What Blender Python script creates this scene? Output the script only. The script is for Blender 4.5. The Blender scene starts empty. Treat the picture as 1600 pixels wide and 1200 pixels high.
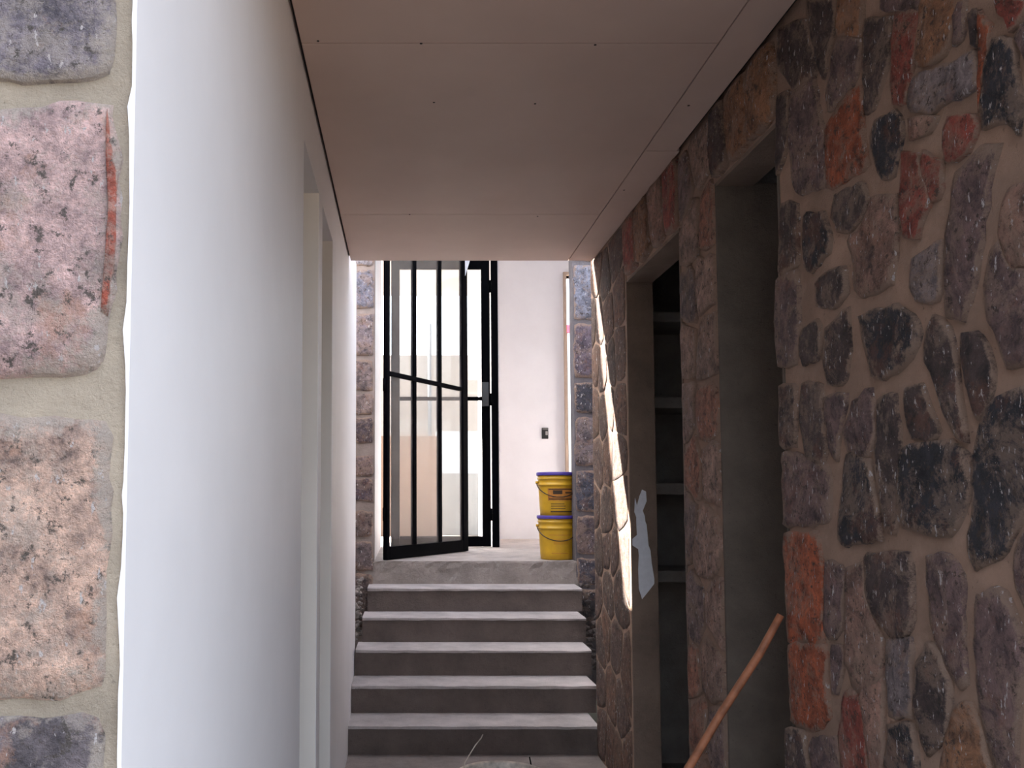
import bpy, bmesh, math, random
from mathutils import Vector
random.seed(7)
sc = bpy.context.scene
C = sc.collection

# ------------------------------------------------------------------ camera
H = 1.51; FPX = 1400.0; PITCH = 0.0675; CX = 632.08; CY = 681.16
cd = bpy.data.cameras.new('camera'); cam = bpy.data.objects.new('camera', cd); C.objects.link(cam)
cd.sensor_width = 36; cd.lens = FPX/1600*36
cd.shift_x = (800-CX)/1600; cd.shift_y = (CY-600)/1600
cd.clip_start = 0.05; cd.clip_end = 300
cam.location = (0, 0, H); cam.rotation_euler = (math.pi/2+PITCH, 0, 0)
sc.camera = cam

# ------------------------------------------------------------------ sky, sun, exposure
SUN_TRAVEL = Vector((1.4, -1.0, -2.05)).normalized()
to_sun = -SUN_TRAVEL
w = bpy.data.worlds.new('world'); sc.world = w; w.use_nodes = True
wn = w.node_tree.nodes; wl = w.node_tree.links
bg = wn['Background']
sky = wn.new('ShaderNodeTexSky'); sky.sky_type = 'NISHITA'; sky.sun_disc = False
sky.sun_elevation = math.asin(to_sun.z); sky.sun_rotation = math.atan2(to_sun.x, to_sun.y)
sky.air_density = 1.0; sky.dust_density = 4.0; sky.ozone_density = 1.0
hs = wn.new('ShaderNodeHueSaturation'); hs.inputs['Saturation'].default_value = 0.50
wl.new(sky.outputs[0], hs.inputs['Color']); wl.new(hs.outputs[0], bg.inputs['Color'])
bg.inputs['Strength'].default_value = 0.68
sd = bpy.data.lights.new('sun', 'SUN'); sun = bpy.data.objects.new('sun', sd); C.objects.link(sun)
sd.energy = 42.0; sd.angle = math.radians(0.55); sd.color = (1.0, 0.93, 0.84)
sun.rotation_euler = SUN_TRAVEL.to_track_quat('-Z', 'Y').to_euler(); sun.location = (-6, 8, 12)
vs = sc.view_settings
vs.view_transform = 'Standard'; vs.look = 'None'; vs.gamma = 1.0; vs.use_curve_mapping = False
vs.exposure = 0.82
sc.cycles.max_bounces = 14; sc.cycles.diffuse_bounces = 8; sc.cycles.transparent_max_bounces = 12

# ------------------------------------------------------------------ measuring helpers (photo pixel -> point on a plane of the place)
def ray(px, py):
    u = (px-CX)/FPX; v = -(py-CY)/FPX
    return Vector((u, math.cos(PITCH)-v*math.sin(PITCH), math.sin(PITCH)+v*math.cos(PITCH)))
def atX(px, py, X):
    r = ray(px, py); return r*(X/r.x)+Vector((0, 0, H))
def atY(px, py, Y):
    r = ray(px, py); return r*(Y/r.y)+Vector((0, 0, H))

# ------------------------------------------------------------------ materials
def lin(c): return tuple((x/12.92 if x <= .04045 else ((x+.055)/1.055)**2.4) for x in c)
class NT:
    def __init__(s, name):
        s.m = bpy.data.materials.new(name); s.m.use_nodes = True
        s.n = s.m.node_tree.nodes; s.l = s.m.node_tree.links; s.b = s.n['Principled BSDF']
        s.geo = s.n.new('ShaderNodeNewGeometry')
    def noise(s, scale, detail=4, rough=.6, vec=None, dist=0.0):
        t = s.n.new('ShaderNodeTexNoise'); t.inputs['Scale'].default_value = scale
        t.inputs['Detail'].default_value = detail; t.inputs['Roughness'].default_value = rough
        t.inputs['Distortion'].default_value = dist
        s.l.new(vec or s.geo.outputs['Position'], t.inputs['Vector']); return t.outputs['Fac']
    def scaled(s, sx, sy, sz):
        mp = s.n.new('ShaderNodeMapping'); mp.inputs['Scale'].default_value = (sx, sy, sz)
        s.l.new(s.geo.outputs['Position'], mp.inputs['Vector']); return mp.outputs[0]
    def ramp(s, fac, a, b, ca=(0,0,0,1), cb=(1,1,1,1)):
        r = s.n.new('ShaderNodeValToRGB'); e = r.color_ramp.elements
        e[0].position = a; e[1].position = b; e[0].color = ca; e[1].color = cb
        s.l.new(fac, r.inputs[0]); return r.outputs[0]
    def mix(s, fac, a, b, mode='MIX'):
        x = s.n.new('ShaderNodeMix'); x.data_type = 'RGBA'; x.blend_type = mode
        for sock, v in ((x.inputs[0], fac), (x.inputs[6], a), (x.inputs[7], b)):
            if hasattr(v, 'node'): s.l.new(v, sock)
            elif isinstance(v, (int, float)): sock.default_value = v
            else: sock.default_value = (*v[:3], 1)
        return x.outputs[2]
    def col(s, v):
        if hasattr(v, 'node'): s.l.new(v, s.b.inputs['Base Color'])
        else: s.b.inputs['Base Color'].default_value = (*v[:3], 1)
    def bump(s, h, strength=.4, dist=.01):
        b = s.n.new('ShaderNodeBump'); b.inputs['Strength'].default_value = strength; b.inputs['Distance'].default_value = dist
        s.l.new(h, b.inputs['Height']); s.l.new(b.outputs[0], s.b.inputs['Normal'])
    def rough(s, v): s.b.inputs['Roughness'].default_value = v

def simple(name, c, rough=.6, metal=0, var=.0, scale=8, bump=0, bs=60):
    t = NT(name); t.rough(rough); t.b.inputs['Metallic'].default_value = metal
    if var: t.col(t.mix(t.ramp(t.noise(scale), .3, .7), tuple(x*(1-var) for x in c), tuple(min(1, x*(1+var)) for x in c)))
    else: t.col(c)
    if bump: t.bump(t.noise(bs), bump, .004)
    return t.m

def mat_plaster(name, c, dirt=(.45,.43,.42), amt=.5):
    t = NT(name); t.rough(.55)
    base = t.mix(t.ramp(t.noise(2.2, 5), .35, .7), tuple(x*.94 for x in c), c)
    st = t.ramp(t.noise(1.0, 6, .7, t.scaled(9, 9, 2.2)), .70, .80)
    base = t.mix(t.mix(amt, (0,0,0), st), base, dirt)
    t.col(base); t.bump(t.noise(35, 5), .12, .004); return t.m
def mat_cement(name, c, pale=None, rough=.85, blot=.5):
    t = NT(name); t.rough(rough)
    pale = pale or tuple(min(1, x*1.5) for x in c)
    a = t.mix(t.ramp(t.noise(5, 6, .65), .3, .75), tuple(x*.7 for x in c), tuple(x*1.2 for x in c))
    a = t.mix(t.mix(blot, (0,0,0), t.ramp(t.noise(11, 5, .7, dist=.4), .58, .75)), a, pale)
    a = t.mix(t.mix(.6, (0,0,0), t.ramp(t.noise(70, 3), .66, .74)), a, tuple(x*.35 for x in c))
    t.col(a); t.bump(t.noise(28, 8, .78), .8, .02); return t.m
def mat_stone(name, smear, smear_amt=.5, swirl=.5, rim_amt=.85, accent=(.28,.11,.06), acc_amt=.35):
    t = NT(name); t.rough(.8)
    oi = t.n.new('ShaderNodeObjectInfo'); oc = oi.outputs['Color']
    dark = t.mix(1.0, oc, (.30,.30,.34), 'MULTIPLY'); lite = t.mix(1.0, oc, (1.6,1.55,1.55), 'MULTIPLY')
    a = t.mix(t.ramp(t.noise(15, 9, .78, dist=swirl), .36, .62), dark, lite)
    a = t.mix(t.mix(acc_amt, (0,0,0), t.ramp(t.noise(7, 7, .75, t.scaled(1.2, .9, 1.0)), .54, .62)), a, accent)
    a = t.mix(t.mix(smear_amt, (0,0,0), t.ramp(t.noise(6.5, 10, .82, dist=swirl), .50, .57)), a, smear)
    a = t.mix(t.mix(.9, (0,0,0), t.ramp(t.noise(42, 7, .8), .555, .60)), a, tuple(x*.16 for x in smear))
    rim = t.n.new('ShaderNodeAttribute'); rim.attribute_name = 'rim'
    ad = t.n.new('ShaderNodeMath'); ad.operation = 'MULTIPLY_ADD'; ad.inputs[1].default_value = .20
    t.l.new(rim.outputs['Fac'], ad.inputs[0]); t.l.new(t.noise(10, 9, .8), ad.inputs[2])
    a = t.mix(t.mix(rim_amt, (0,0,0), t.ramp(ad.outputs[0], .60, .70)), a, tuple(x*.92 for x in smear))
    a = t.mix(t.mix(.85, (0,0,0), t.ramp(t.noise(55, 4, .65, t.scaled(1.3, 1.6, .6)), .635, .66)), a, (.66,.61,.60))
    t.col(a)
    hgt = t.mix(.5, t.noise(20, 8, .8), t.noise(90, 5, .75))
    t.bump(hgt, 1.0, .03); return t.m

M = {}
M['white'] = mat_plaster('white_plaster', (.86,.855,.87))
M['white_far'] = mat_plaster('white_plaster_landing', (.86,.845,.86), amt=.2)
M['cream'] = mat_plaster('cream_plaster', (.86,.81,.75), amt=.15)
M['board'] = NT('ceiling_board')
t = M['board']; t.rough(.6); t.col(t.mix(t.ramp(t.noise(1.6, 4), .3, .7), (.53,.405,.345), (.60,.47,.405))); t.bump(t.noise(40), .05, .003); M['board'] = t.m
M['dark_gap'] = simple('dark_gap', (.03,.025,.022), .9)
M['mortar'] = mat_cement('mortar', (.43,.285,.21), (.52,.37,.285))
M['mortar_pale'] = mat_cement('mortar_pale', (.56,.475,.37), (.62,.54,.44), blot=.3)
M['cement'] = mat_cement('cement_render', (.27,.195,.15), (.32,.24,.19), blot=.3)
M['room'] = mat_cement('room_render', (.33,.31,.29), (.38,.36,.34), blot=.3)
M['cement_grey'] = mat_cement('cement_render_grey', (.175,.14,.112), (.20,.165,.135), blot=.3)
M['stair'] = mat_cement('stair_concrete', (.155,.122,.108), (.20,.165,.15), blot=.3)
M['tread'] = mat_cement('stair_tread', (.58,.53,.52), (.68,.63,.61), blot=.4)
M['landing'] = mat_cement('landing_screed', (.52,.46,.43), (.58,.53,.51), blot=.3)
M['rough'] = mat_cement('rough_concrete', (.36,.31,.28), (.55,.50,.47), blot=.8)
M['floor'] = mat_cement('floor_concrete', (.34,.29,.27), (.42,.37,.35), blot=.3)
M['soil'] = mat_cement('yard_soil', (.13,.105,.085), (.16,.13,.11), blot=.3)
M['terrace'] = mat_cement('terrace_screed', (.13,.11,.095), (.15,.13,.11), blot=.3)
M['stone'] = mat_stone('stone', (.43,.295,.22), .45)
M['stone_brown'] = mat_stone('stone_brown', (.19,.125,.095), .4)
M['stone_pale'] = mat_stone('stone_pale', (.58,.50,.43), .45, .0, .8, (.55,.30,.20), .55)
M['black'] = simple('black_metal', (.003,.003,.004), .8, var=.2)
M['black'].node_tree.nodes['Principled BSDF'].inputs['Specular IOR Level'].default_value = .02
M['rust'] = simple('rust_brown_wood', (.30,.115,.055), .6, var=.35, scale=22, bump=.3)
M['yellow'] = simple('yellow_plastic', (.62,.36,.015), .38, var=.12, scale=9)
M['purple'] = simple('purple_plastic', (.075,.045,.30), .4)
M['label'] = simple('label_orange', (.50,.20,.03), .5, var=.25, scale=30)
M['print'] = simple('label_print', (.05,.025,.01), .6)
M['paper'] = simple('white_flake', (.72,.73,.78), .7, var=.06, scale=40)
M['socket'] = simple('socket_black', (.02,.02,.02), .5)
M['galv'] = simple('galvanised', (.55,.48,.41), .55, metal=.2, var=.5, scale=18)
M['slurry'] = simple('slurry', (.12,.095,.075), .7, var=.3)
M['beige'] = simple('beige_paint', (.30,.265,.235), .7, var=.05, scale=1)
M['tan'] = simple('tan_paint', (.155,.10,.072), .7, var=.06, scale=1)
M['paleblue'] = simple('pale_blue_paint', (.42,.47,.50), .7, var=.04, scale=1)
M['grey'] = simple('grey_paint', (.19,.20,.205), .7, var=.05, scale=1)
M['wood_frame'] = simple('pale_wood', (.45,.34,.26), .6, var=.1)
M['red'] = simple('red_paint', (.75,.05,.10), .6)
def mat_glass(dust):
    m = bpy.data.materials.new('dusty_glass'); m.use_nodes = True; n = m.node_tree.nodes; l = m.node_tree.links
    n.remove(n['Principled BSDF']); out = n['Material Output']
    tr = n.new('ShaderNodeBsdfTransparent'); tr.inputs[0].default_value = (.95,.96,.96,1)
    gl = n.new('ShaderNodeBsdfGlossy'); gl.inputs['Roughness'].default_value = .02
    lw = n.new('ShaderNodeLayerWeight'); lw.inputs[0].default_value = .5
    pw = n.new('ShaderNodeMath'); pw.operation = 'POWER'; pw.inputs[1].default_value = 5; l.new(lw.outputs['Facing'], pw.inputs[0])
    fr = n.new('ShaderNodeMath'); fr.operation = 'MULTIPLY_ADD'; fr.inputs[1].default_value = .96; fr.inputs[2].default_value = .04; l.new(pw.outputs[0], fr.inputs[0])
    mx = n.new('ShaderNodeMixShader'); l.new(fr.outputs[0], mx.inputs[0]); l.new(tr.outputs[0], mx.inputs[1]); l.new(gl.outputs[0], mx.inputs[2])
    df = n.new('ShaderNodeBsdfDiffuse'); df.inputs[0].default_value = (.62,.55,.50,1)
    tl = n.new('ShaderNodeBsdfTranslucent'); tl.inputs[0].default_value = (.62,.57,.52,1)
    d2 = n.new('ShaderNodeMixShader'); d2.inputs[0].default_value = .5; l.new(df.outputs[0], d2.inputs[1]); l.new(tl.outputs[0], d2.inputs[2])
    nz = n.new('ShaderNodeTexNoise'); nz.inputs['Scale'].default_value = 3; g = n.new('ShaderNodeNewGeometry'); l.new(g.outputs['Position'], nz.inputs['Vector'])
    ml = n.new('ShaderNodeMath'); ml.operation = 'MULTIPLY'; ml.inputs[1].default_value = dust*2; l.new(nz.outputs[0], ml.inputs[0])
    m2 = n.new('ShaderNodeMixShader'); l.new(ml.outputs[0], m2.inputs[0]); l.new(mx.outputs[0], m2.inputs[1]); l.new(d2.outputs[0], m2.inputs[2])
    l.new(m2.outputs[0], out.inputs[0]); return m
M['glass'] = mat_glass(.10)
M['glass_clean'] = mat_glass(.03)

# ------------------------------------------------------------------ object helpers
ORG = {}
def tag(o, label=None, cat=None, group=None, kind=None):
    if label: o['label'] = label
    if cat: o['category'] = cat
    if group: o['group'] = group
    if kind: o['kind'] = kind
    return o
def empty(name, loc, rz=0):
    o = bpy.data.objects.new(name, None); C.objects.link(o); o.location = loc; o.rotation_euler = (0, 0, rz)
    o.empty_display_size = .1; ORG[o.name] = Vector(loc); return o
def obj(name, verts, faces, mat, parent=None, smooth=False, local=False, color=None):
    """one mesh object; verts in world space, or in the parent's space when local"""
    vs_ = [Vector(v) for v in verts]
    lo = Vector([min(v[i] for v in vs_) for i in range(3)]); hi = Vector([max(v[i] for v in vs_) for i in range(3)])
    c = (lo+hi)/2
    if not parent: c.z = lo.z
    me = bpy.data.meshes.new(name); me.from_pydata([v-c for v in vs_], [], faces); me.update()
    if smooth:
        for p in me.polygons: p.use_smooth = True
    me.materials.append(mat)
    o = bpy.data.objects.new(name, me); C.objects.link(o)
    if parent:
        o.parent = parent; o.location = c if local else c-ORG[parent.name]
    else: o.location = c
    ORG[o.name] = c
    if color: o.color = (*color, 1)
    return o
BF = [(0,3,2,1),(4,5,6,7),(0,1,5,4),(1,2,6,5),(2,3,7,6),(3,0,4,7)]
def bxv(x0, x1, y0, y1, z0, z1):
    return [(x0,y0,z0),(x1,y0,z0),(x1,y1,z0),(x0,y1,z0),(x0,y0,z1),(x1,y0,z1),(x1,y1,z1),(x0,y1,z1)]
def boxes(name, lst, mat, parent=None, local=False):
    V, F = [], []
    for b in lst:
        k = len(V); V += bxv(*b); F += [tuple(i+k for i in f) for f in BF]
    return obj(name, V, F, mat, parent, local=local)
def bbox(name, b, mat, parent=None, bev=.004, local=False):
    """bevelled box"""
    bm = bmesh.new(); vs_ = [bm.verts.new(v) for v in bxv(*b)]
    for f in BF: bm.faces.new([vs_[i] for i in f])
    bev = min(bev, .3*min(b[1]-b[0], b[3]-b[2], b[5]-b[4]))
    bmesh.ops.bevel(bm, geom=bm.edges[:], offset=bev, segments=1, affect='EDGES')
    bm.normal_update(); V = [v.co.copy() for v in bm.verts]; bm.verts.index_update()
    F = [tuple(v.index for v in f.verts) for f in bm.faces]; bm.free()
    return obj(name, V, F, mat, parent, local=local)
def structure(o): o['kind'] = 'structure'; return o
def tube(name, pts, r, mat, parent=None, n=8, local=False, closed=False):
    pts = [Vector(p) for p in pts]; V, F = [], []; rr = r if isinstance(r, (list, tuple)) else [r]*len(pts)
    up = Vector((0.123, .31, .94)).normalized()
    for i, p in enumerate(pts):
        a = pts[i-1] if (i > 0 or closed) else p; b = pts[(i+1) % len(pts)] if (i < len(pts)-1 or closed) else p
        d = (b-a).normalized(); s = d.cross(up).normalized(); q = s.cross(d)
        for k in range(n):
            an = 2*math.pi*k/n; V.append(p+(s*math.cos(an)+q*math.sin(an))*rr[i])
    m = len(pts)
    for i in range(m if closed else m-1):
        j = (i+1) % m
        for k in range(n): F.append((i*n+k, i*n+(k+1) % n, j*n+(k+1) % n, j*n+k))
    if not closed: F.append(tuple(range(n))[::-1]); F.append(tuple((m-1)*n+k for k in range(n)))
    return obj(name, V, F, mat, parent, True, local)
def lathe(name, prof, cx, cy, cz, mat, parent=None, n=40, cap0=True, cap1=False):
    V, F = [], []
    for (r, z) in prof:
        for k in range(n):
            a = 2*math.pi*k/n; V.append((cx+r*math.cos(a), cy+r*math.sin(a), cz+z))
    for i in range(len(prof)-1):
        for k in range(n): F.append((i*n+k, i*n+(k+1) % n, (i+1)*n+(k+1) % n, (i+1)*n+k))
    if cap0: F.append(tuple(range(n))[::-1])
    if cap1: F.append(tuple((len(prof)-1)*n+k for k in range(n)))
    o = obj(name, V, F, mat, parent)
    for p in o.data.polygons: p.use_smooth = len(p.vertices) == 4
    return o
def prism(name, poly, frame, depth, mat, parent=None):
    """polygon (u,v) given real thickness; frame(u,v,w) -> point"""
    n = len(poly); V = [frame(u, v, 0) for u, v in poly]+[frame(u, v, depth) for u, v in poly]
    F = [tuple(range(n)), tuple(range(n, 2*n))[::-1]]+[(i, n+i, n+(i+1) % n, (i+1) % n) for i in range(n)]
    return obj(name, V, F, mat, parent)

# --- stones laid in a wall: rounded irregular blocks standing proud of the mortar
def densify(poly, step):
    out = []
    for i, a in enumerate(poly):
        b = poly[(i+1) % len(poly)]; L = math.hypot(b[0]-a[0], b[1]-a[1]); k = max(1, int(round(L/step)))
        for j in range(k):
            s = j/k; out.append((a[0]+(b[0]-a[0])*s, a[1]+(b[1]-a[1])*s))
    return out
def soften(poly):
    n = len(poly)
    return [((poly[i-1][0]+5*poly[i][0]+poly[(i+1) % n][0])/7, (poly[i-1][1]+5*poly[i][1]+poly[(i+1) % n][1])/7) for i in range(n)]
def stone(poly, frame, color, parent, proud=.014, deep=.012, jit=.006, mat='stone', step=None, var=.12, grow=1.04, tilt=.4):
    A = sum(poly[i-1][0]*poly[i][1]-poly[i][0]*poly[i-1][1] for i in range(len(poly)))/2
    if A < 0: poly = poly[::-1]; A = -A
    if A < 3e-4: return None
    P = sum(math.hypot(poly[i][0]-poly[i-1][0], poly[i][1]-poly[i-1][1]) for i in range(len(poly)))
    poly = densify(poly, step or max(.02, P/12)); poly = soften(poly)
    poly = [(u+random.uniform(-jit, jit), v+random.uniform(-jit, jit)) for u, v in poly]
    n = len(poly); cu = sum(p[0] for p in poly)/n; cv = sum(p[1] for p in poly)/n
    poly = [(cu+(u-cu)*grow, cv+(v-cv)*grow) for u, v in poly]
    ta, tb = random.uniform(-.05, .05), random.uniform(-.05, .05); pr = proud*random.uniform(.7, 1.3)
    V, F = [], []
    for (ins, hgt) in ((0, -deep), (.03, pr*.65), (.24, pr)):
        for u, v in poly:
            x = u+(cu-u)*ins; y = v+(cv-v)*ins
            hh = hgt+(ta*tilt*(x-cu)+tb*tilt*(y-cv) if hgt > 0 else 0)+(random.uniform(-.18, .18)*pr if hgt > 0 else 0)
            V.append(frame(x, y, hh))
    V.append(frame(cu, cv, pr*1.05))
    for r in range(2):
        for i in range(n): F.append((r*n+i, r*n+(i+1) % n, (r+1)*n+(i+1) % n, (r+1)*n+i))
    for i in range(n): F.append((2*n+i, 2*n+(i+1) % n, 3*n))
    k = 1+random.uniform(-var, var)
    o = obj('stone', V, F, M[mat], parent, True, color=tuple(min(1, c*k) for c in color))
    at = o.data.attributes.new('rim', 'FLOAT', 'POINT')
    at.data.foreach_set('value', [1.0]*(2*n)+[.12]*n+[0.0])
    return o
def clip(poly, a, b, c):                                   # keep a*u+b*v<=c
    out = []
    for i, p in enumerate(poly):
        q = poly[(i+1) % len(poly)]; dp = a*p[0]+b*p[1]-c; dq = a*q[0]+b*q[1]-c
        if dp <= 0: out.append(p)
        if dp*dq < 0: s = dp/(dp-dq); out.append((p[0]+(q[0]-p[0])*s, p[1]+(q[1]-p[1])*s))
    return out
def cells(u0, u1, v0, v1, su, sv, extra=(), gap=.012):
    """irregular polygons filling a rectangle; extra seeds take up room but give no polygon"""
    seeds = []; nv = max(1, round((v1-v0)/sv))
    for j in range(nv):
        hv = (v1-v0)/nv; nu = max(1, round((u1-u0)/su*random.uniform(.8, 1.2)))
        hu = (u1-u0)/nu
        for i in range(nu):
            seeds.append((u0+(i+.5+random.uniform(-.28, .28)+(.25 if j % 2 and nu > 1 else 0))*hu, v0+(j+.5+random.uniform(-.3, .3))*hv))
    allp = seeds+list(extra); res = []
    for s in seeds:
        if any(math.hypot(s[0]-e[0], s[1]-e[1]) < .06 for e in extra): continue
        poly = [(u0, v0), (u1, v0), (u1, v1), (u0, v1)]
        for o in allp:
            if o is s: continue
            dx, dy = o[0]-s[0], o[1]-s[1]; L = math.hypot(dx, dy)
            if L < 1e-6 or L > 1.2: continue
            mx, my = (s[0]+o[0])/2, (s[1]+o[1])/2
            poly = clip(poly, dx/L, dy/L, (dx*mx+dy*my)/L-gap/2)
            if len(poly) < 3: break
        if len(poly) >= 3: res.append(poly)
    return res
S = dict(O=(.42,.11,.045), R=(.33,.075,.05), B=(.030,.030,.038), P=(.185,.120,.112), D=(.085,.058,.053),
         N=(.31,.155,.08), G=(.25,.205,.20), T=(.34,.20,.15))

# ------------------------------------------------------------------ the shell: corridor
XL, XR, ZC = -.3314, 1.1286, 2.9125
DC = 5.257; D1 = 5.355; TR = .296; RS = .17; D6 = D1+5*TR; ZL = 6*RS
structure(boxes('floor', [(-2.4, 2.9, .9, D1+.02, -.12, 0)], M['floor']))
structure(boxes('floor_yard', [(-14, 14, -16, .9, -.12, -.01)], M['soil']))

# right wall: rubble stone, two doorways
R1a, R1b, R1z = 3.62, 4.514, 2.61
R2a, R2b, R2z = 2.652, 3.195, 2.645
XW = XR+.006; XI = 1.259; YE = 5.35
wr = structure(boxes('wall_right', [
    (XR+.0005, XI, R1b, YE, 0, 2.955), (XW, XI, R1a, R1b, R1z, 2.955), (XW, XI, R2b, R1a, 0, 2.955),
    (XW, XI, R2a, R2b, R2z, 2.955), (XW, XI, 1.07, R2a, 0, 2.955)], M['mortar']))
fr_r = lambda u, v, w_: (XR-w_, u, v)                      # u along the corridor, v up, w out of the wall
# cement lining of the two doorways
boxes('doorway_lining', [(XW-.004, XI+.004, R1b-.012, R1b+.002, 0, R1z)], M['cement'], wr)
boxes('doorway_lining', [(XW-.004, XI+.004, R1a-.002, R1a+.012, 0, R1z)], M['cement'], wr)
boxes('doorway_lining', [(XW-.004, XI+.004, R1a, R1b, R1z-.012, R1z+.002)], M['cement'], wr)
boxes('doorway_lining', [(XW-.004, 1.75, R2b-.012, R2b+.002, 0, R2z)], M['cement_grey'], wr)
boxes('doorway_lining', [(XW-.004, XI+.004, R2a-.002, R2a+.010, 0, R2z)], M['cement_grey'], wr)
boxes('doorway_lining', [(XW-.004, XI+.004, R2a, R2b, R2z-.012, R2z+.002)], M['cement'], wr)

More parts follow.
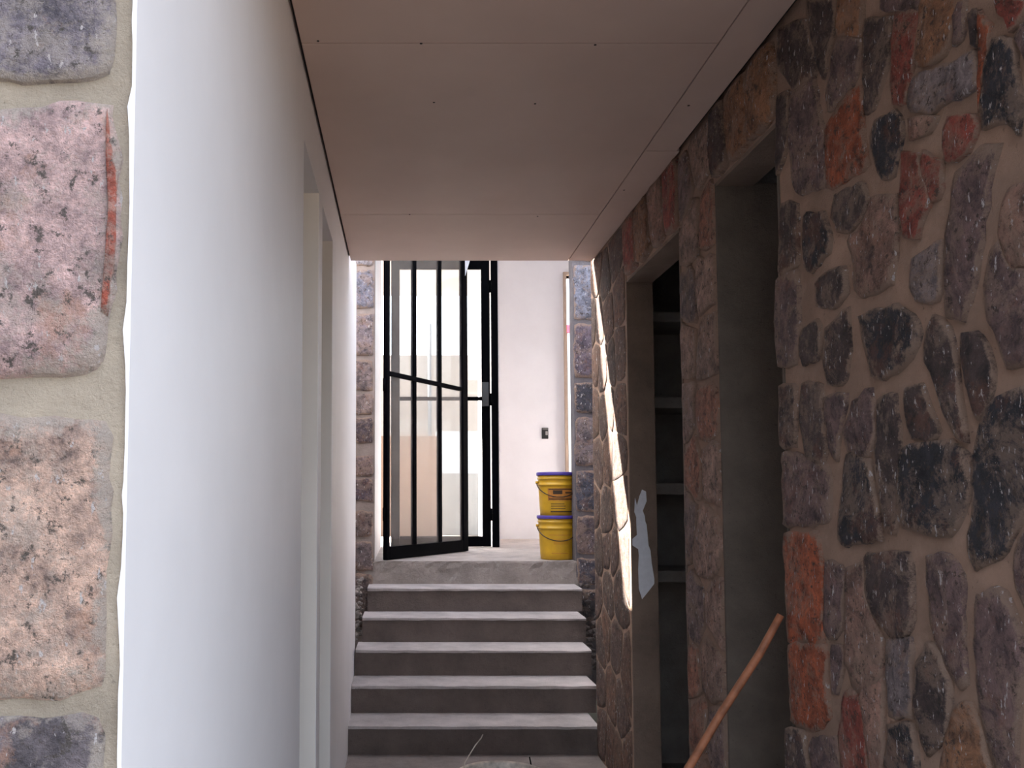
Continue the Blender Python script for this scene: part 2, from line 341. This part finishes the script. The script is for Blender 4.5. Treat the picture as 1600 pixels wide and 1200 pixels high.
# stones of the near part, drawn from the photo (crop number, corner points)
NEAR = [
 ('D',0,[(250,0),(420,0),(410,180),(370,330),(340,500),(300,330),(265,150)]),
 ('N',0,[(430,-40),(600,-40),(580,220),(430,230),(425,120)]),
 ('P',0,[(440,245),(575,250),(560,480),(500,560),(385,700),(375,600),(400,420)]),
 ('D',0,[(70,180),(240,120),(290,330),(290,470),(170,550),(70,420)]),
 ('O',0,[(580,545),(590,860),(620,1020),(480,1120),(400,1180),(368,1160),(362,830),(450,660)]),
 ('D',0,[(620,130),(765,110),(740,430),(660,660),(610,700),(600,420)]),
 ('R',0,[(795,80),(950,95),(915,380),(860,620),(785,640),(775,430)]),
 ('N',0,[(965,-30),(1185,-30),(1150,250),(1100,350),(945,430),(930,300)]),
 ('P',0,[(1195,0),(1235,0),(1215,270),(1150,290)]),
 ('D',0,[(1240,100),(1300,30),(1325,200),(1300,320),(1260,180)]),
 ('O',0,[(1330,60),(1390,170),(1395,250),(1350,400),(1340,640),(1315,690),(1322,400),(1320,150)]),
 ('B',0,[(1405,260),(1530,260),(1580,560),(1565,850),(1500,740),(1350,800),(1335,720),(1365,420)]),
 ('R',0,[(1420,0),(1640,-20),(1620,60),(1520,200)]),
 ('P',0,[(1640,90),(1640,460),(1575,300),(1545,220)]),
 ('B',0,[(680,740),(790,705),(835,760),(820,920),(780,1110),(720,1110),(660,980),(655,850)]),
 ('G',0,[(905,480),(1140,400),(1275,330),(1300,560),(1130,630),(1000,710),(880,690)]),
 ('T',0,[(885,725),(1060,730),(1010,850),(885,885)]),
 ('R',0,[(1130,730),(1300,690),(1300,880),(1180,1020),(1110,1020),(1095,830)]),
 ('P',0,[(150,600),(285,500),(325,760),(350,850),(350,1150),(180,1190),(140,900)]),
 ('P',0,[(700,-40),(950,-40),(950,75),(720,65)]),
 ('D',0,[(60,600),(125,580),(130,880),(60,1100)]),
 ('R',1,[(835,-240),(935,-230),(1010,60),(960,180),(930,290),(865,270),(825,80)]),
 ('R',1,[(965,-260),(1090,-180),(1080,50),(1025,50),(960,-100)]),
 ('D',1,[(420,20),(600,-60),(615,100),(520,240),(445,240),(400,150)]),
 ('B',1,[(230,150),(350,130),(395,300),(370,380),(270,500),(228,450)]),
 ('T',1,[(650,60),(795,20),(800,300),(770,560),(590,640),(545,600),(540,380),(505,300),(600,210)]),
 ('P',1,[(1180,-90),(1330,-240),(1440,-270),(1370,20),(1330,300),(1290,560),(1250,640),(1240,780),(1125,740),(1115,560),(1125,250)]),
 ('G',1,[(905,420),(1010,340),(1095,310),(1085,600),(1055,680),(930,680),(890,600)]),
 ('T',1,[(1500,-20),(1640,-40),(1640,440),(1530,470),(1480,330),(1445,180)]),
 ('P',1,[(1400,400),(1450,290),(1530,500),(1640,520),(1640,1060),(1510,1080),(1420,850),(1370,720),(1360,600)]),
 ('D',1,[(300,560),(470,450),(490,640),(400,725),(310,715)]),
 ('B',1,[(580,780),(800,715),(900,775),(945,880),(880,1040),(720,1170),(655,1130),(605,900)]),
 ('D',1,[(220,860),(310,800),(330,900),(310,1050),(220,1080),(200,980)]),
 ('D',1,[(365,850),(505,735),(510,1000),(485,1180),(375,1200),(350,1000)]),
 ('P',1,[(60,560),(185,510),(195,820),(170,1060),(60,1080),(50,800)]),
 ('D',1,[(80,80),(180,80),(185,440),(75,530)]),
 ('D',1,[(1000,880),(1040,770),(1140,870),(1175,1000),(1195,1200),(1235,1530),(1185,1520),(1085,1280),(985,1060)]),
 ('D',1,[(1225,900),(1300,875),(1395,1040),(1415,1130),(1380,1300),(1320,1440),(1250,1280),(1215,1050)]),
 ('D',2,[(855,20),(955,0),(1075,300),(1045,345),(905,345),(880,250)]),
 ('B',2,[(485,455),(635,485),(655,620),(710,960),(560,975),(465,1000),(445,900),(475,650)]),
 ('P',2,[(540,120),(640,20),(670,300),(635,455),(505,415),(485,300)]),
 ('D',2,[(695,120),(795,80),(825,350),(815,500),(820,780),(790,910),(745,900),(670,500),(695,350)]),
 ('B',2,[(855,400),(1060,375),(1130,355),(1230,460),(1265,640),(1195,820),(1115,935),(865,885),(835,800),(835,600)]),
 ('B',2,[(1340,260),(1430,130),(1640,50),(1640,720),(1540,880),(1490,1010),(1290,1145),(1245,1000),(1285,840),(1300,480)]),
 ('D',2,[(220,0),(330,0),(358,400),(345,475),(245,455),(205,200)]),
 ('D',2,[(70,20),(180,20),(170,380),(80,385)]),
 ('P',2,[(355,80),(490,65),(460,280),(430,470),(392,450),(372,250)]),
 ('P',2,[(105,430),(345,500),(375,560),(375,845),(270,875),(110,875)]),
 ('O',2,[(110,960),(310,950),(335,1200),(335,1600),(130,1600)]),
 ('O',3,[(140,430),(355,440),(378,860),(300,950),(160,895)]),
 ('P',3,[(362,-80),(465,-60),(465,330),(385,390),(355,340)]),
 ('T',3,[(492,-40),(590,-60),(620,200),(715,400),(700,600),(565,715),(490,520),(492,300)]),
 ('D',3,[(605,-120),(860,-150),(895,-50),(895,330),(800,375),(700,280),(625,150)]),
 ('P',3,[(1005,-100),(1130,-115),(1215,0),(1218,400),(1245,640),(1200,680),(1125,560),(1055,380),(1015,150)]),
 ('P',3,[(1315,150),(1480,125),(1555,330),(1585,600),(1570,800),(1540,1240),(1440,1240),(1325,800),(1305,450)]),
 ('G',3,[(745,405),(895,405),(895,870),(762,870)]),
 ('D',3,[(935,560),(1000,425),(1080,505),(1150,720),(1115,960),(1000,1120),(925,850)]),
 ('N',3,[(1165,815),(1275,795),(1335,1000),(1400,1240),(1080,1240),(1130,1000)]),
 ('B',3,[(752,935),(905,935),(935,1240),(745,1240)]),
 ('R',3,[(482,745),(555,725),(600,950),(640,1240),(480,1240),(445,1000)]),
 ('T',3,[(585,720),(725,645),(725,900),(715,1240),(655,1240),(622,1000)]),
 ('D',3,[(115,960),(220,965),(250,1240),(115,1240)]),
 ('P',3,[(262,1025),(430,1005),(450,1240),(285,1240)]),
 ('P',3,[(395,440),(465,425),(475,540),(440,735),(402,735)]),
 ('P',2,[(1565,960),(1680,880),(1680,1500),(1550,1260)]),
]
near_seed = []
for key, k, pts in NEAR:
    poly = []
    for zx, zy in pts:
        p = atX(zx/4+1200, zy/4+300*k, XR); poly.append((max(p.y, 1.09), min(p.z, ZC-.004)))
    near_seed.append((sum(p[0] for p in poly)/len(poly), sum(p[1] for p in poly)/len(poly)))
    stone(poly, fr_r, S[key], wr, proud=.006, jit=.005, step=.028, grow=1.12)
def outside(poly):
    for u, v in poly:
        d = Vector((XR, u, v-H)); dep = d.y*math.cos(PITCH)+d.z*math.sin(PITCH); up = d.z*math.cos(PITCH)-d.y*math.sin(PITCH)
        if CX+FPX*d.x/dep < 1610 and CY-FPX*up/dep < 1205: return False
    return True
for poly in cells(1.09, R2a-.01, .01, ZC, .2, .2, near_seed):
    if outside(poly): stone(poly, fr_r, S[random.choice('PPDDGTNRB')], wr)
# piers, lintels and the far part
for poly in cells(R2b+.006, R1a-.006, 0.01, ZC, .22, .24):
    stone(poly, fr_r, random.choice(((.38,.25,.195), (.34,.22,.17), (.30,.21,.18), (.22,.155,.145), (.38,.17,.11))), wr, proud=.008, jit=.012, grow=1.0)
for poly in cells(R2a-.004, R2b+.004, R2z+.012, ZC, .19, .26): stone(poly, fr_r, S[random.choice('DNPT')], wr, proud=.02, jit=.007)
for poly in cells(R1a-.004, R1b+.004, R1z+.012, ZC, .22, .27): stone(poly, fr_r, S[random.choice('TNRT')], wr, proud=.02, jit=.007)
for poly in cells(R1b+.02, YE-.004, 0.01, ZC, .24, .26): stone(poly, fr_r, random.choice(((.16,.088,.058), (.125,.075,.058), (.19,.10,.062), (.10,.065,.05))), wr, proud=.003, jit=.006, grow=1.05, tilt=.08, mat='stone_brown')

# left wall: white plaster, two doorways, stone end facing the yard
L1a, L1b, L2a, L2b, LZ = 2.883, 3.415, 3.551, 4.069, 2.685
WT = .14; Y0 = 1.071
wlft = structure(boxes('wall_left', [
    (XL-WT, XL, Y0+.012, L1a, 0, 2.955), (XL-WT, XL, L1a, L1b, LZ, 2.955), (XL-WT, XL, L1b, L2a, 0, 2.955),
    (XL-WT, XL, L2a, L2b, LZ, 2.955), (XL-WT, XL, L2b, DC+.02, 0, 2.955), (XL-WT, XL, DC+.02, 6.09, 0, 3.1)], M['white']))
for b in ((L1b, L1b), (L2b, L2b)):
    boxes('doorway_lining', [(XL-WT-.01, XL-.0015, b[0]-.008, b[0]+.002, 0, LZ)], M['cream'], wlft)
wend = structure(boxes('wall_front', [(-2.4, XL-.004, Y0+.004, Y0+.12, 0, 3.1)], M['mortar_pale']))
fr_l = lambda u, v, w_: (u, Y0-w_, v)
def face_poly(pts): return [(atY(x, y, Y0).x, atY(x, y, Y0).z) for x, y in pts]
for pts, col in (
    ([(-150,-60),(178,-60),(174,60),(172,118),(60,128),(-150,120)], (.23,.205,.235)),
    ([(-150,185),(60,168),(170,160),(182,250),(180,400),(165,500),(155,575),(60,585),(-150,600)], (.62,.44,.41)),
    ([(-150,650),(60,655),(168,662),(166,800),(162,950),(152,1075),(60,1090),(-150,1085)], (.66,.465,.36)),
    ([(-150,1130),(60,1125),(158,1120),(158,1260),(-150,1270)], (.16,.14,.15)),
    ([(-150,1300),(155,1295),(150,1480),(-150,1490)], (.40,.30,.27))):
    stone(face_poly(pts), fr_l, col, wend, proud=.0035, deep=.006, jit=.004, mat='stone_pale', step=.022, var=.02)
# red broken edge of the pink stone
stone(face_poly([(168,165),(176,240),(184,270),(182,380),(176,440),(168,496),(158,490),(166,400),(172,300),(166,220)]), fr_l, (.42,.11,.07), wend, proud=.0055, deep=.004, jit=.0008, mat='stone_pale', step=.02, var=0)
for poly in cells(-2.38, -.62, 0.01, 3.08, .3, .28): stone(poly, fr_l, random.choice(((.5,.36,.33), (.48,.33,.25), (.24,.21,.24))), wend, mat='stone_pale')
# ragged lip of white plaster over the corner
lip = []; z = 0.0
while z < 2.95: lip.append((XL-.002-random.choice((.0005, .001, .002, .003, .006))*random.uniform(.3, 1), z)); z += random.uniform(.012, .05)
lip = [(XL+.0015, 0)]+[(XL+.0015, 2.95)]+[(u, v) for u, v in lip[::-1]]
prism('plaster_edge', lip, lambda u, v, w_: (u, Y0+.0105-w_, v), .0145, M['white'], wlft)

# rooms either side, so that the doorways look into dim enclosed space
structure(boxes('wall_room_left', [(-2.4, -2.28, Y0+.12, 5.3, 0, 2.955), (-2.28, XL-WT, 5.18, 5.3, 0, 2.955), (-2.28, XL-WT, Y0+.12, Y0+.22, 0, 2.955)], M['cream']))
structure(boxes('wall_room_right', [(2.78, 2.9, 1.07, 5.35, 0, 2.955), (XI, 2.78, R2b+.002, R2b+.13, 0, 2.955), (XI, 2.78, 5.2, 5.35, 0, 2.955), (XI, 2.78, 1.07, 1.2, 0, 2.955)], M['room']))

# corridor ceiling: boards on a backing, open joints
ceil = structure(boxes('ceiling', [(XL-WT, XI, 1.07, DC, ZC+.03, ZC+.05), (-2.4, XL-WT, 1.07, DC, ZC+.03, ZC+.05), (XI, 2.9, 1.07, DC, ZC+.03, ZC+.05)], M['dark_gap']))
g = .0025; XS = .975
for (x0, x1, y0, y1) in ((XL+.012, XS-g, 1.07, 2.69-g), (XL+.012, XS-g, 2.69+g, 4.38-g), (XL+.012, XS-g, 4.38+g, DC),
                         (XS+g, XR-.018, 1.07, 1.9-g), (XS+g, XR-.022, 1.9+g, 3.56-g), (XS+g, XR-.010, 3.56+g, DC)):
    boxes('board', [(x0, x1, y0, y1, ZC, ZC+.03)], M['board'], ceil)
for px, py in ((930,70),(678,160),(658,68),(497,64),(1076,165),(836,162),(640,335),(840,338),(975,297)):
    r = ray(px, py); p = r*((ZC-H)/r.z)
    lathe('screw', [(.004, 0), (.0045, .001), (.0045, .002)], p.x, p.y, ZC-.0012, M['dark_gap'], ceil, n=8, cap0=True)
structure(boxes('roof', [(-2.4, 2.9, .98, DC, ZC+.05, 3.1)], M['cement_grey']))
structure(boxes('wall_sun_block', [(-3.4, -3.15, -9, 1.3, 0, 6.2), (-3.15, -1.2, 1.2, 4.6, 3.1, 6.2)], M['beige']))  # unseen blocks added to shade the yard and dim light on the right wall

# ------------------------------------------------------------------ stairs and landing
st = empty('staircase', (.4, D1, 0))
tag(st, 'worn grey concrete staircase of five steps leading up to the bright landing', 'staircase')
ends = [(-.331, 1.137), (-.33, 1.19), (-.319, 1.225), (-.29, 1.25), (-.268, 1.285)]
for i, (xa, xb) in enumerate(ends):
    y0 = D1+i*TR; z1 = (i+1)*RS
    bm_v, bm_f = [], []
    n = 24
    for k in range(n+1):                                    # riser with a slightly uneven face
        x = xa+(xb-xa)*k/n
        o1, o2 = random.uniform(-.003, .003), random.uniform(-.003, .003)
        bm_v += [(x, y0+.012+o1, i*RS), (x, y0+.010+o2, z1-.018), (x, y0+TR+.02, z1-.018), (x, y0+TR+.02, i*RS)]
    for k in range(n):
        a, b = 4*k, 4*k+4
        bm_f += [(a, b, b+1, a+1), (a+1, b+1, b+2, a+2), (a+2, b+2, b+3, a+3), (a+3, b+3, b, a)]
    bm_f += [(0, 1, 2, 3), (4*n+3, 4*n+2, 4*n+1, 4*n)]
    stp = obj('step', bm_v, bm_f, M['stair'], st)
    tv, tf = [], []; wob = 0
    for k in range(n+1):
        x = xa+(xb-xa)*k/n; wob = .6*wob+random.uniform(-.004, .004); dz = random.uniform(-.002, .0025)-.006*(k/n)*(1 if i > 1 else 0)
        tv += [(x, y0+wob*.7, z1-.019-abs(random.uniform(0, .004))), (x, y0-.004+wob, z1-.004+dz), (x, y0+.012+wob, z1+dz), (x, y0+TR+.015, z1), (x, y0+TR+.015, z1-.018)]
    for k in range(n):
        a, b = 5*k, 5*k+5
        for q in range(5): tf.append((a+q, b+q, b+(q+1) % 5, a+(q+1) % 5))
    tf += [(4, 3, 2, 1, 0), tuple(5*n+q for q in range(5))]
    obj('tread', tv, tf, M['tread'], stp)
# landing slab with a broken concrete front edge
fl = structure(boxes('floor_landing', [(-.4, 3.0, D6+.03, 10.6, ZL-.14, ZL), (-.4, .93, 8.7, 11, ZL-.14, ZL-.002)], M['landing']))
lv, lf = [], []; n = 44
for k in range(n+1):
    x = -.30+1.66*k/n
    for q, z in enumerate((.83, .88, .93, .97, ZL-.012, ZL+.001)):
        bite = (random.random() < .3)*random.uniform(.003, .010) if q in (2, 3, 4) else 0
        lv.append((x, D6+(0 if q < 5 else .004)+bite+random.uniform(-.003, .003), z+random.uniform(-.006, .006)*(0 < q < 5)))
    lv.append((x, D6+.05, ZL+.001))
for k in range(n):
    a, b = 7*k, 7*k+7
    for q in range(6): lf.append((a+q, b+q, b+q+1, a+q+1))
obj('landing_edge', lv, lf, M['rough'], fl)

# walls that frame the stair head: stone faced ends
wsl = structure(boxes('wall_stair_left', [(-.95, -.231, D6+.003, D6+.16, 0, 6.6)], mat_cement('mortar_pink', (.36,.29,.26), (.42,.35,.31))))
fr_p = lambda u, v, w_: (u, D6-w_, v)
def pier(parent, x0, x1, rows, mat):
    for (ya, yb, col) in rows:
        a = atY(570, yb, D6).z; b = atY(570, ya, D6).z
        stone([(x0, a), (x1, a), (x1, b), (x0, b)], fr_p, col, parent, proud=.010, jit=.007, mat=mat, step=.04, grow=1.01)
pier(wsl, -.385, -.240, ((380,416,(.36,.34,.36)), (422,482,(.20,.20,.25)), (490,556,(.27,.22,.23)), (562,610,(.27,.21,.20)), (616,648,(.30,.23,.21)), (652,692,(.13,.10,.11)),
    (712,744,(.23,.17,.16)), (748,784,(.14,.105,.125)), (798,838,(.26,.19,.165)), (846,892,(.22,.17,.165)), (896,980,(.15,.11,.10))), 'stone')
for zz in range(4): stone([(-.94, .1+zz*.7), (-.40, .1+zz*.7), (-.40, .75+zz*.7), (-.94, .75+zz*.7)], fr_p, S['P'], wsl)
wsr = structure(boxes('wall_stair_right', [(1.301, 3.0, D6+.003, D6+.16, 0, 6.6)], mat_cement('mortar_grey', (.19,.17,.18), (.24,.22,.22))))
structure(boxes('wall_stair_side', [(1.46, 1.6, YE, D6+.003, 0, 3.1)], M['white_far']))
structure(boxes('wall_stair_return', [(XI, 1.46, YE-.15, YE, 0, 2.955)], M['mortar']))
pier(wsr, 1.306, 1.50, ((380,408,(.28,.30,.36)), (414,500,(.22,.23,.28)), (506,590,(.15,.12,.15)), (598,645,(.07,.07,.09)), (652,728,(.20,.165,.17)), (736,800,(.085,.09,.12)),
    (806,866,(.14,.11,.12)), (872,915,(.09,.085,.105)), (920,1000,(.05,.045,.05))), 'stone')
structure(boxes('wall_niche', [(-1.0, -.95, 5.2, 6.9, 0, 3.1)], M['white_far']))

# broken masonry beside the steps
def rubble(name, n, xr, yr, zr, sz, mat, label):
    V, F = [], []
    for _ in range(n):
        c = Vector((random.uniform(*xr), random.uniform(*yr), random.uniform(*zr))); s = random.uniform(*sz)
        bm = bmesh.new(); bmesh.ops.create_icosphere(bm, subdivisions=1, radius=s)
        for v in bm.verts: v.co = Vector((v.co.x*random.uniform(.6, 1.2), v.co.y*random.uniform(.6, 1.2), v.co.z*random.uniform(.4, 1.0)))+c
        bm.verts.index_update(); k = len(V); V += [v.co.copy() for v in bm.verts]; F += [tuple(v.index+k for v in f.verts) for f in bm.faces]; bm.free()
    o = obj(name, V, F, mat); tag(o, label, 'rubble', kind='stuff'); return o
rubble('rubble', 60, (-.365, -.318), (6.42, 6.79), (.50, .90), (.012, .024), M['rough'], 'crumbled concrete and stone chips left of the upper steps')
rubble('rubble', 70, (1.315, 1.415), (5.75, 6.77), (.30, .86), (.02, .035), mat_cement('rubble_dark', (.10,.08,.075)), 'dark broken stone chips right of the upper steps')

# landing room
structure(boxes('wall_landing_left', [(-.40, -.231, D6+.16, 8.8, ZL-.1, 6.6)], M['white_far']))
structure(boxes('wall_landing_back', [(.93, 1.89, 10.444, 10.58, ZL-.1, 6.6), (1.89, 2.75, 10.444, 10.58, 4.114, 6.6), (2.75, 3.0, 10.444, 10.58, ZL-.1, 6.6), (.872, .93, 8.775, 10.58, ZL-.1, 6.6), (-.4, .93, 8.69, 8.8, 3.875, 6.6)], M['white_far']))
structure(boxes('wall_landing_right', [(3.0, 3.12, D6, 10.58, ZL-.1, 6.6)], M['white_far']))
boxes_d = boxes('door_1', [(1.872, 1.905, 10.40, 10.60, ZL, 4.114), (1.872, 2.75, 10.40, 10.60, 4.114, 4.15), (2.71, 2.75, 10.40, 10.60, ZL, 4.114)], M['wood_frame']); structure(boxes_d)
# landing roof, out of view; slanted front edge and long left end shaped so only a thin wedge of sun slips past it onto the right corridor wall
k = .293/1.4
ZR = 6.6; tt = (ZR+.15-ZC)/2.05; ex, ey = XR-1.4*tt, 5.29+tt
rp = [(3.12, ey), (3.12, 10.6), (.93, 10.6), (.93, 8.8), (-5.2, 8.8), (-5.2, ey+k*(ex+5.2)), (ex, ey)]
structure(prism('roof_landing', rp, lambda u, v, w_: (u, v, ZR+w_), .15, M['white_far']))

# terrace and neighbours beyond the landing
structure(boxes('floor_terrace', [(-14, 16, 10.6, 60, .8, .98), (-14, .872, 8.8, 10.6, .8, .98), (-14, -.95, 4.9, 8.8, -.1, -.02)], M['terrace']))
structure(boxes('ceiling_terrace', [(-2.6, .872, 8.8, 11.0, 4.0, 4.14)], M['cream']))
structure(boxes('wall_neighbour', [(-5, 2.2, 16, 16.25, .9, 4.05)], M['beige']))
structure(boxes('wall_terrace_pale', [(.50, 1.9, 14, 14.15, .95, 2.53)], M['paleblue']))
structure(boxes('wall_terrace_grey', [(.50, 1.9, 12.4, 12.5, .95, 1.83)], M['grey']))
structure(boxes('wall_terrace_tan', [(-3, .44, 12.0, 12.15, .95, 2.32)], M['tan']))
tag(tube('pole', [(.44, 15.6, .95), (.44, 15.6, 4.55)], .035, M['grey']), 'thin grey pole standing before the beige neighbour wall beyond the glass gate', 'pole')
tag(bbox('red_panel', (2.10, 2.35, 12.0, 12.05, 3.72, 3.83), M['red'], bev=.005), 'small red panel glimpsed outside through the narrow landing doorway', 'panel')
tube('bracket', [(2.2, 12.03, 3.80), (2.2, 12.03, .95)], .012, M['grey'], bpy.data.objects['red_panel'])

# ------------------------------------------------------------------ glazed steel gates
def gate_leaf(name, label, loc, rz, W, Hh, stiles, bars, mid, glass, lock=False, bot=.10, top=.09):
    rt = empty(name, loc, rz); tag(rt, label, 'gate')
    T = .02
    for a, b in stiles: bbox('stile', (a, b, -T, T, 0, Hh), M['black'], rt, local=True)
    a0, a1 = stiles[0][1], stiles[1][0]
    bbox('rail', (a0, a1, -T, T, 0, bot), M['black'], rt, local=True); bbox('rail', (a0, a1, -T, T, Hh-top, Hh), M['black'], rt, local=True)
    bbox('rail', (a0, a1, -T*.8, T*.8, mid-.018, mid+.018), M['black'], rt, local=True)
    for b in bars:
        bbox('bar', (b-.02, b+.02, -T*.9, T*.9, bot, mid-.018), M['black'], rt, local=True); bbox('bar', (b-.02, b+.02, -T*.9, T*.9, mid+.018, Hh-top), M['black'], rt, local=True)
    ed = [a0]+[x for b in bars for x in (b-.02, b+.02)]+[a1]
    for i in range(0, len(ed), 2):
        for z0, z1 in ((bot, mid-.018), (mid+.018, Hh-top)):
            boxes('pane', [(ed[i]-.004, ed[i+1]+.004, -.003, .003, z0-.004, z1+.004)], glass, rt, local=True)
    return rt
ang = math.atan2(8.075-6.911, .55+.157)
g1 = gate_leaf('glass_gate', 'tall black steel gate leaf with dusty glass and two upright bars, swung open', (-.150, 6.915, ZL+.004), ang, 1.362, 2.82,
               ((0, .04), (1.27, 1.362)), (.433, .861), 1.446, M['glass'])
for z in (.35, 1.35, 2.4): tube('hinge', [(-.012, .0, z-.05), (-.012, .0, z+.05)], .012, M['black'], g1, local=True)
g2 = gate_leaf('glass_gate', 'shut black glazed gate leaf hinged to the post beside the white wall', (-.132, 8.735, ZL+.006), 0, .973, 2.816,
               ((0, .085), (.888, .970)), (), 1.44, M['glass_clean'])
for z in (.31, 1.43, 2.55): tube('hinge', [(.976, -.026, z-.06), (.976, -.026, z+.06)], .008, M['black'], g2, local=True)
lk = bbox('lock', (.89, .955, -.05, -.02, 1.36, 1.60), simple('lock_steel', (.05,.05,.05), .35, .6), g2, local=True)
tag(bbox('gate_post', (.853, .916, 8.70, 8.765, ZL, 3.87), M['black']), 'black steel gate post standing at the corner of the white landing wall', 'post')
tape = [(728,395),(738,395),(731,418),(727,431),(723,433),(724,420)]
tp = [atY(x, y, 8.03) for x, y in tape]
tag(prism('paper_strip', [(p.x, p.z) for p in tp], lambda u, v, w_: (u, 8.03+w_, v), .004, M['paper']), 'crumpled white paper strip hanging at the top of the open gate leaf', 'paper strip')

# ------------------------------------------------------------------ landing objects
def bucket(cx, cy, cz, label, prints):
    rt = empty('paint_bucket', (cx, cy, cz)); tag(rt, label, 'bucket', 'yellow paint buckets stacked on the landing')
    h = .342
    lathe('body', [(.120, 0), (.127, .004), (.131, .06), (.139, .22), (.140, .236), (.148, .238), (.148, .248), (.142, .250), (.143, .285), (.149, .287), (.149, .296), (.145, .298), (.147, .318)], cx, cy, cz, M['yellow'], rt, cap1=True)
    lathe('lid', [(.147, .316), (.153, .316), (.155, .320), (.155, .338), (.151, h), (.146, h), (.144, h-.006), (0.001, h-.006)], cx, cy, cz, M['purple'], rt, cap0=False)
    zp = .262; R = .156
    tube('handle', [(cx-R*math.cos(a), cy-R*math.sin(a), cz+zp-.115*math.sin(a)**.9) for a in [math.pi*k/18 for k in range(19)]], .0042, M['print'], rt)
    for s in (-1, 1): tube('pivot', [(cx+s*.140, cy, cz+zp), (cx+s*.162, cy, cz+zp)], .011, M['yellow'], rt)
    def wrap(name, a0, a1, z0, z1, off, mat, par):
        V, F = [], []; n = 12
        for i in range(n+1):
            a = math.radians(a0+(a1-a0)*i/n)
            for z in (z0, z1):
                r = .131+(z-.06)*.05+off
                V += [(cx+r*math.sin(a), cy-r*math.cos(a), cz+z), (cx+(r-.004)*math.sin(a), cy-(r-.004)*math.cos(a), cz+z)]
        for i in range(n):
            b = 4*i; F += [(b, b+4, b+6, b+2), (b+2, b+6, b+7, b+3), (b+3, b+7, b+5, b+1), (b+1, b+5, b+4, b)]
        F += [(0, 2, 3, 1), (4*n, 4*n+1, 4*n+3, 4*n+2)]
        return obj(name, V, F, mat, par)
    if prints:
        lb = wrap('label', -38, 62, .12, .215, .0012, M['label'], rt)
        for (a0, a1, z0, z1) in ((-34, 58, .205, .2125), (-20, 10, .17, .2), (20, 50, .176, .186), (-22, 20, .145, .151), (-34, 55, .128, .136)): wrap('print', a0, a1, z0, z1, .002, M['print'], lb)
        wrap('print', -30, 60, .030, .040, .0012, M['print'], rt); wrap('print', -28, 22, .075, .080, .0012, M['print'], rt); wrap('print', -28, 18, .092, .097, .0012, M['print'], rt); wrap('print', -28, 22, .058, .062, .0012, M['print'], rt)
    else:
        wrap('print', -35, 40, .19, .194, .0012, M['label'], rt); wrap('print', -28, 30, .05, .054, .0012, M['label'], rt); wrap('print', -20, 30, .12, .165, .0012, simple('label_yellow', (.58,.30,.012), .5), rt)
    return rt
BX, BY = 1.196, 7.075
bucket(BX, BY, ZL+.001, 'lower yellow bucket with purple lid, standing on the landing floor', False)
bucket(BX, BY, ZL+.001+.337, 'upper yellow bucket with purple lid and dark print, stacked on the other', True)
sb = empty('light_switch', (1.640, 10.44, 2.18)); tag(sb, 'small unfinished black switch box set in the white landing wall', 'switch')
bbox('box', (1.603, 1.679, 10.432, 10.446, 2.182, 2.310), M['socket'], sb)
bbox('rocker', (1.645, 1.670, 10.426, 10.434, 2.225, 2.270), simple('switch_grey', (.45,.42,.40), .5), sb)
bbox('bracket', (1.609, 1.673, 10.428, 10.434, 2.290, 2.303), simple('switch_metal', (.30,.28,.26), .4, .5), sb)

# ------------------------------------------------------------------ corridor objects
# peeling white patch on the far lining of the second doorway
YP = R1b-.012
patch = [(1003,765),(1009,768),(1010,783),(1004,798),(1007,806),(1008,815),(1010,820),(1012,840),(1013,852),(1016,860),(1018,880),(1022,904),(1022,912),(1012,925),(1003,936),(998,920),(997,890),(998,868),(997,858),(988,852),(988,842),(995,836),(994,815),(994,808),(991,800),(992,778),(995,790),(999,775)]
pp = [atY(x, y, YP) for x, y in patch]
prism('plaster_patch', [(p.x, p.z) for p in pp], lambda u, v, w_: (u, YP-.0005-w_, v), .004, M['paper'], wr)
# built-in shelving behind the second doorway
sh = empty('built_in_shelving', (2.0, 4.95, 0)); tag(sh, 'grey concrete built-in shelving seen through the far right doorway', 'shelving')
for z0, z1 in ((1.055, 1.116), (1.52, 1.584), (1.985, 2.046), (2.455, 2.51)): bbox('shelf', (XI+.002, 2.62, 4.80, 5.198, z0, z1), M['room'], sh, bev=.006)
bbox('upright', (2.62, 2.70, 4.80, 5.198, 0, 2.9), M['room'], sh)
# leaning stick
tag(tube('leaning_stick', [(.455, 2.80, .012), (.70, 2.755, .45), (.93, 2.70, .86), (1.045, 2.665, 1.055), (1.098, 2.645, 1.165)], [.0125, .0125, .0122, .0118, .0105], M['rust'], n=10),
    'thin reddish brown stick leaning against the stone wall', 'stick')
# open tub in front of the stairs, only its rim is in the frame
tb = empty('mixing_bucket', (.41, 3.86, 0)); tag(tb, 'cement-splashed open bucket on the floor before the stairs', 'bucket')
lathe('body', [(.145, .002), (.185, .33), (.196, .332), (.198, .340), (.192, .345), (.180, .338), (.142, .012)], .41, 3.86, 0, M['galv'], tb, cap1=True)
lathe('slurry', [(.168, .20), (.168, .235), (.001, .238)], .41, 3.86, 0, M['slurry'], tb, cap0=False)
tube('wire_handle', [(.255, 3.94, .335), (.262, 3.97, .36), (.285, 3.99, .39), (.31, 4.0, .425), (.335, 4.0, .455), (.342, 3.995, .472)], .0028, M['galv'], tb, n=6)
tube('wire_handle', [(.553, 3.99, .335), (.549, 4.0, .36), (.546, 4.0, .375)], .003, M['black'], tb, n=6)
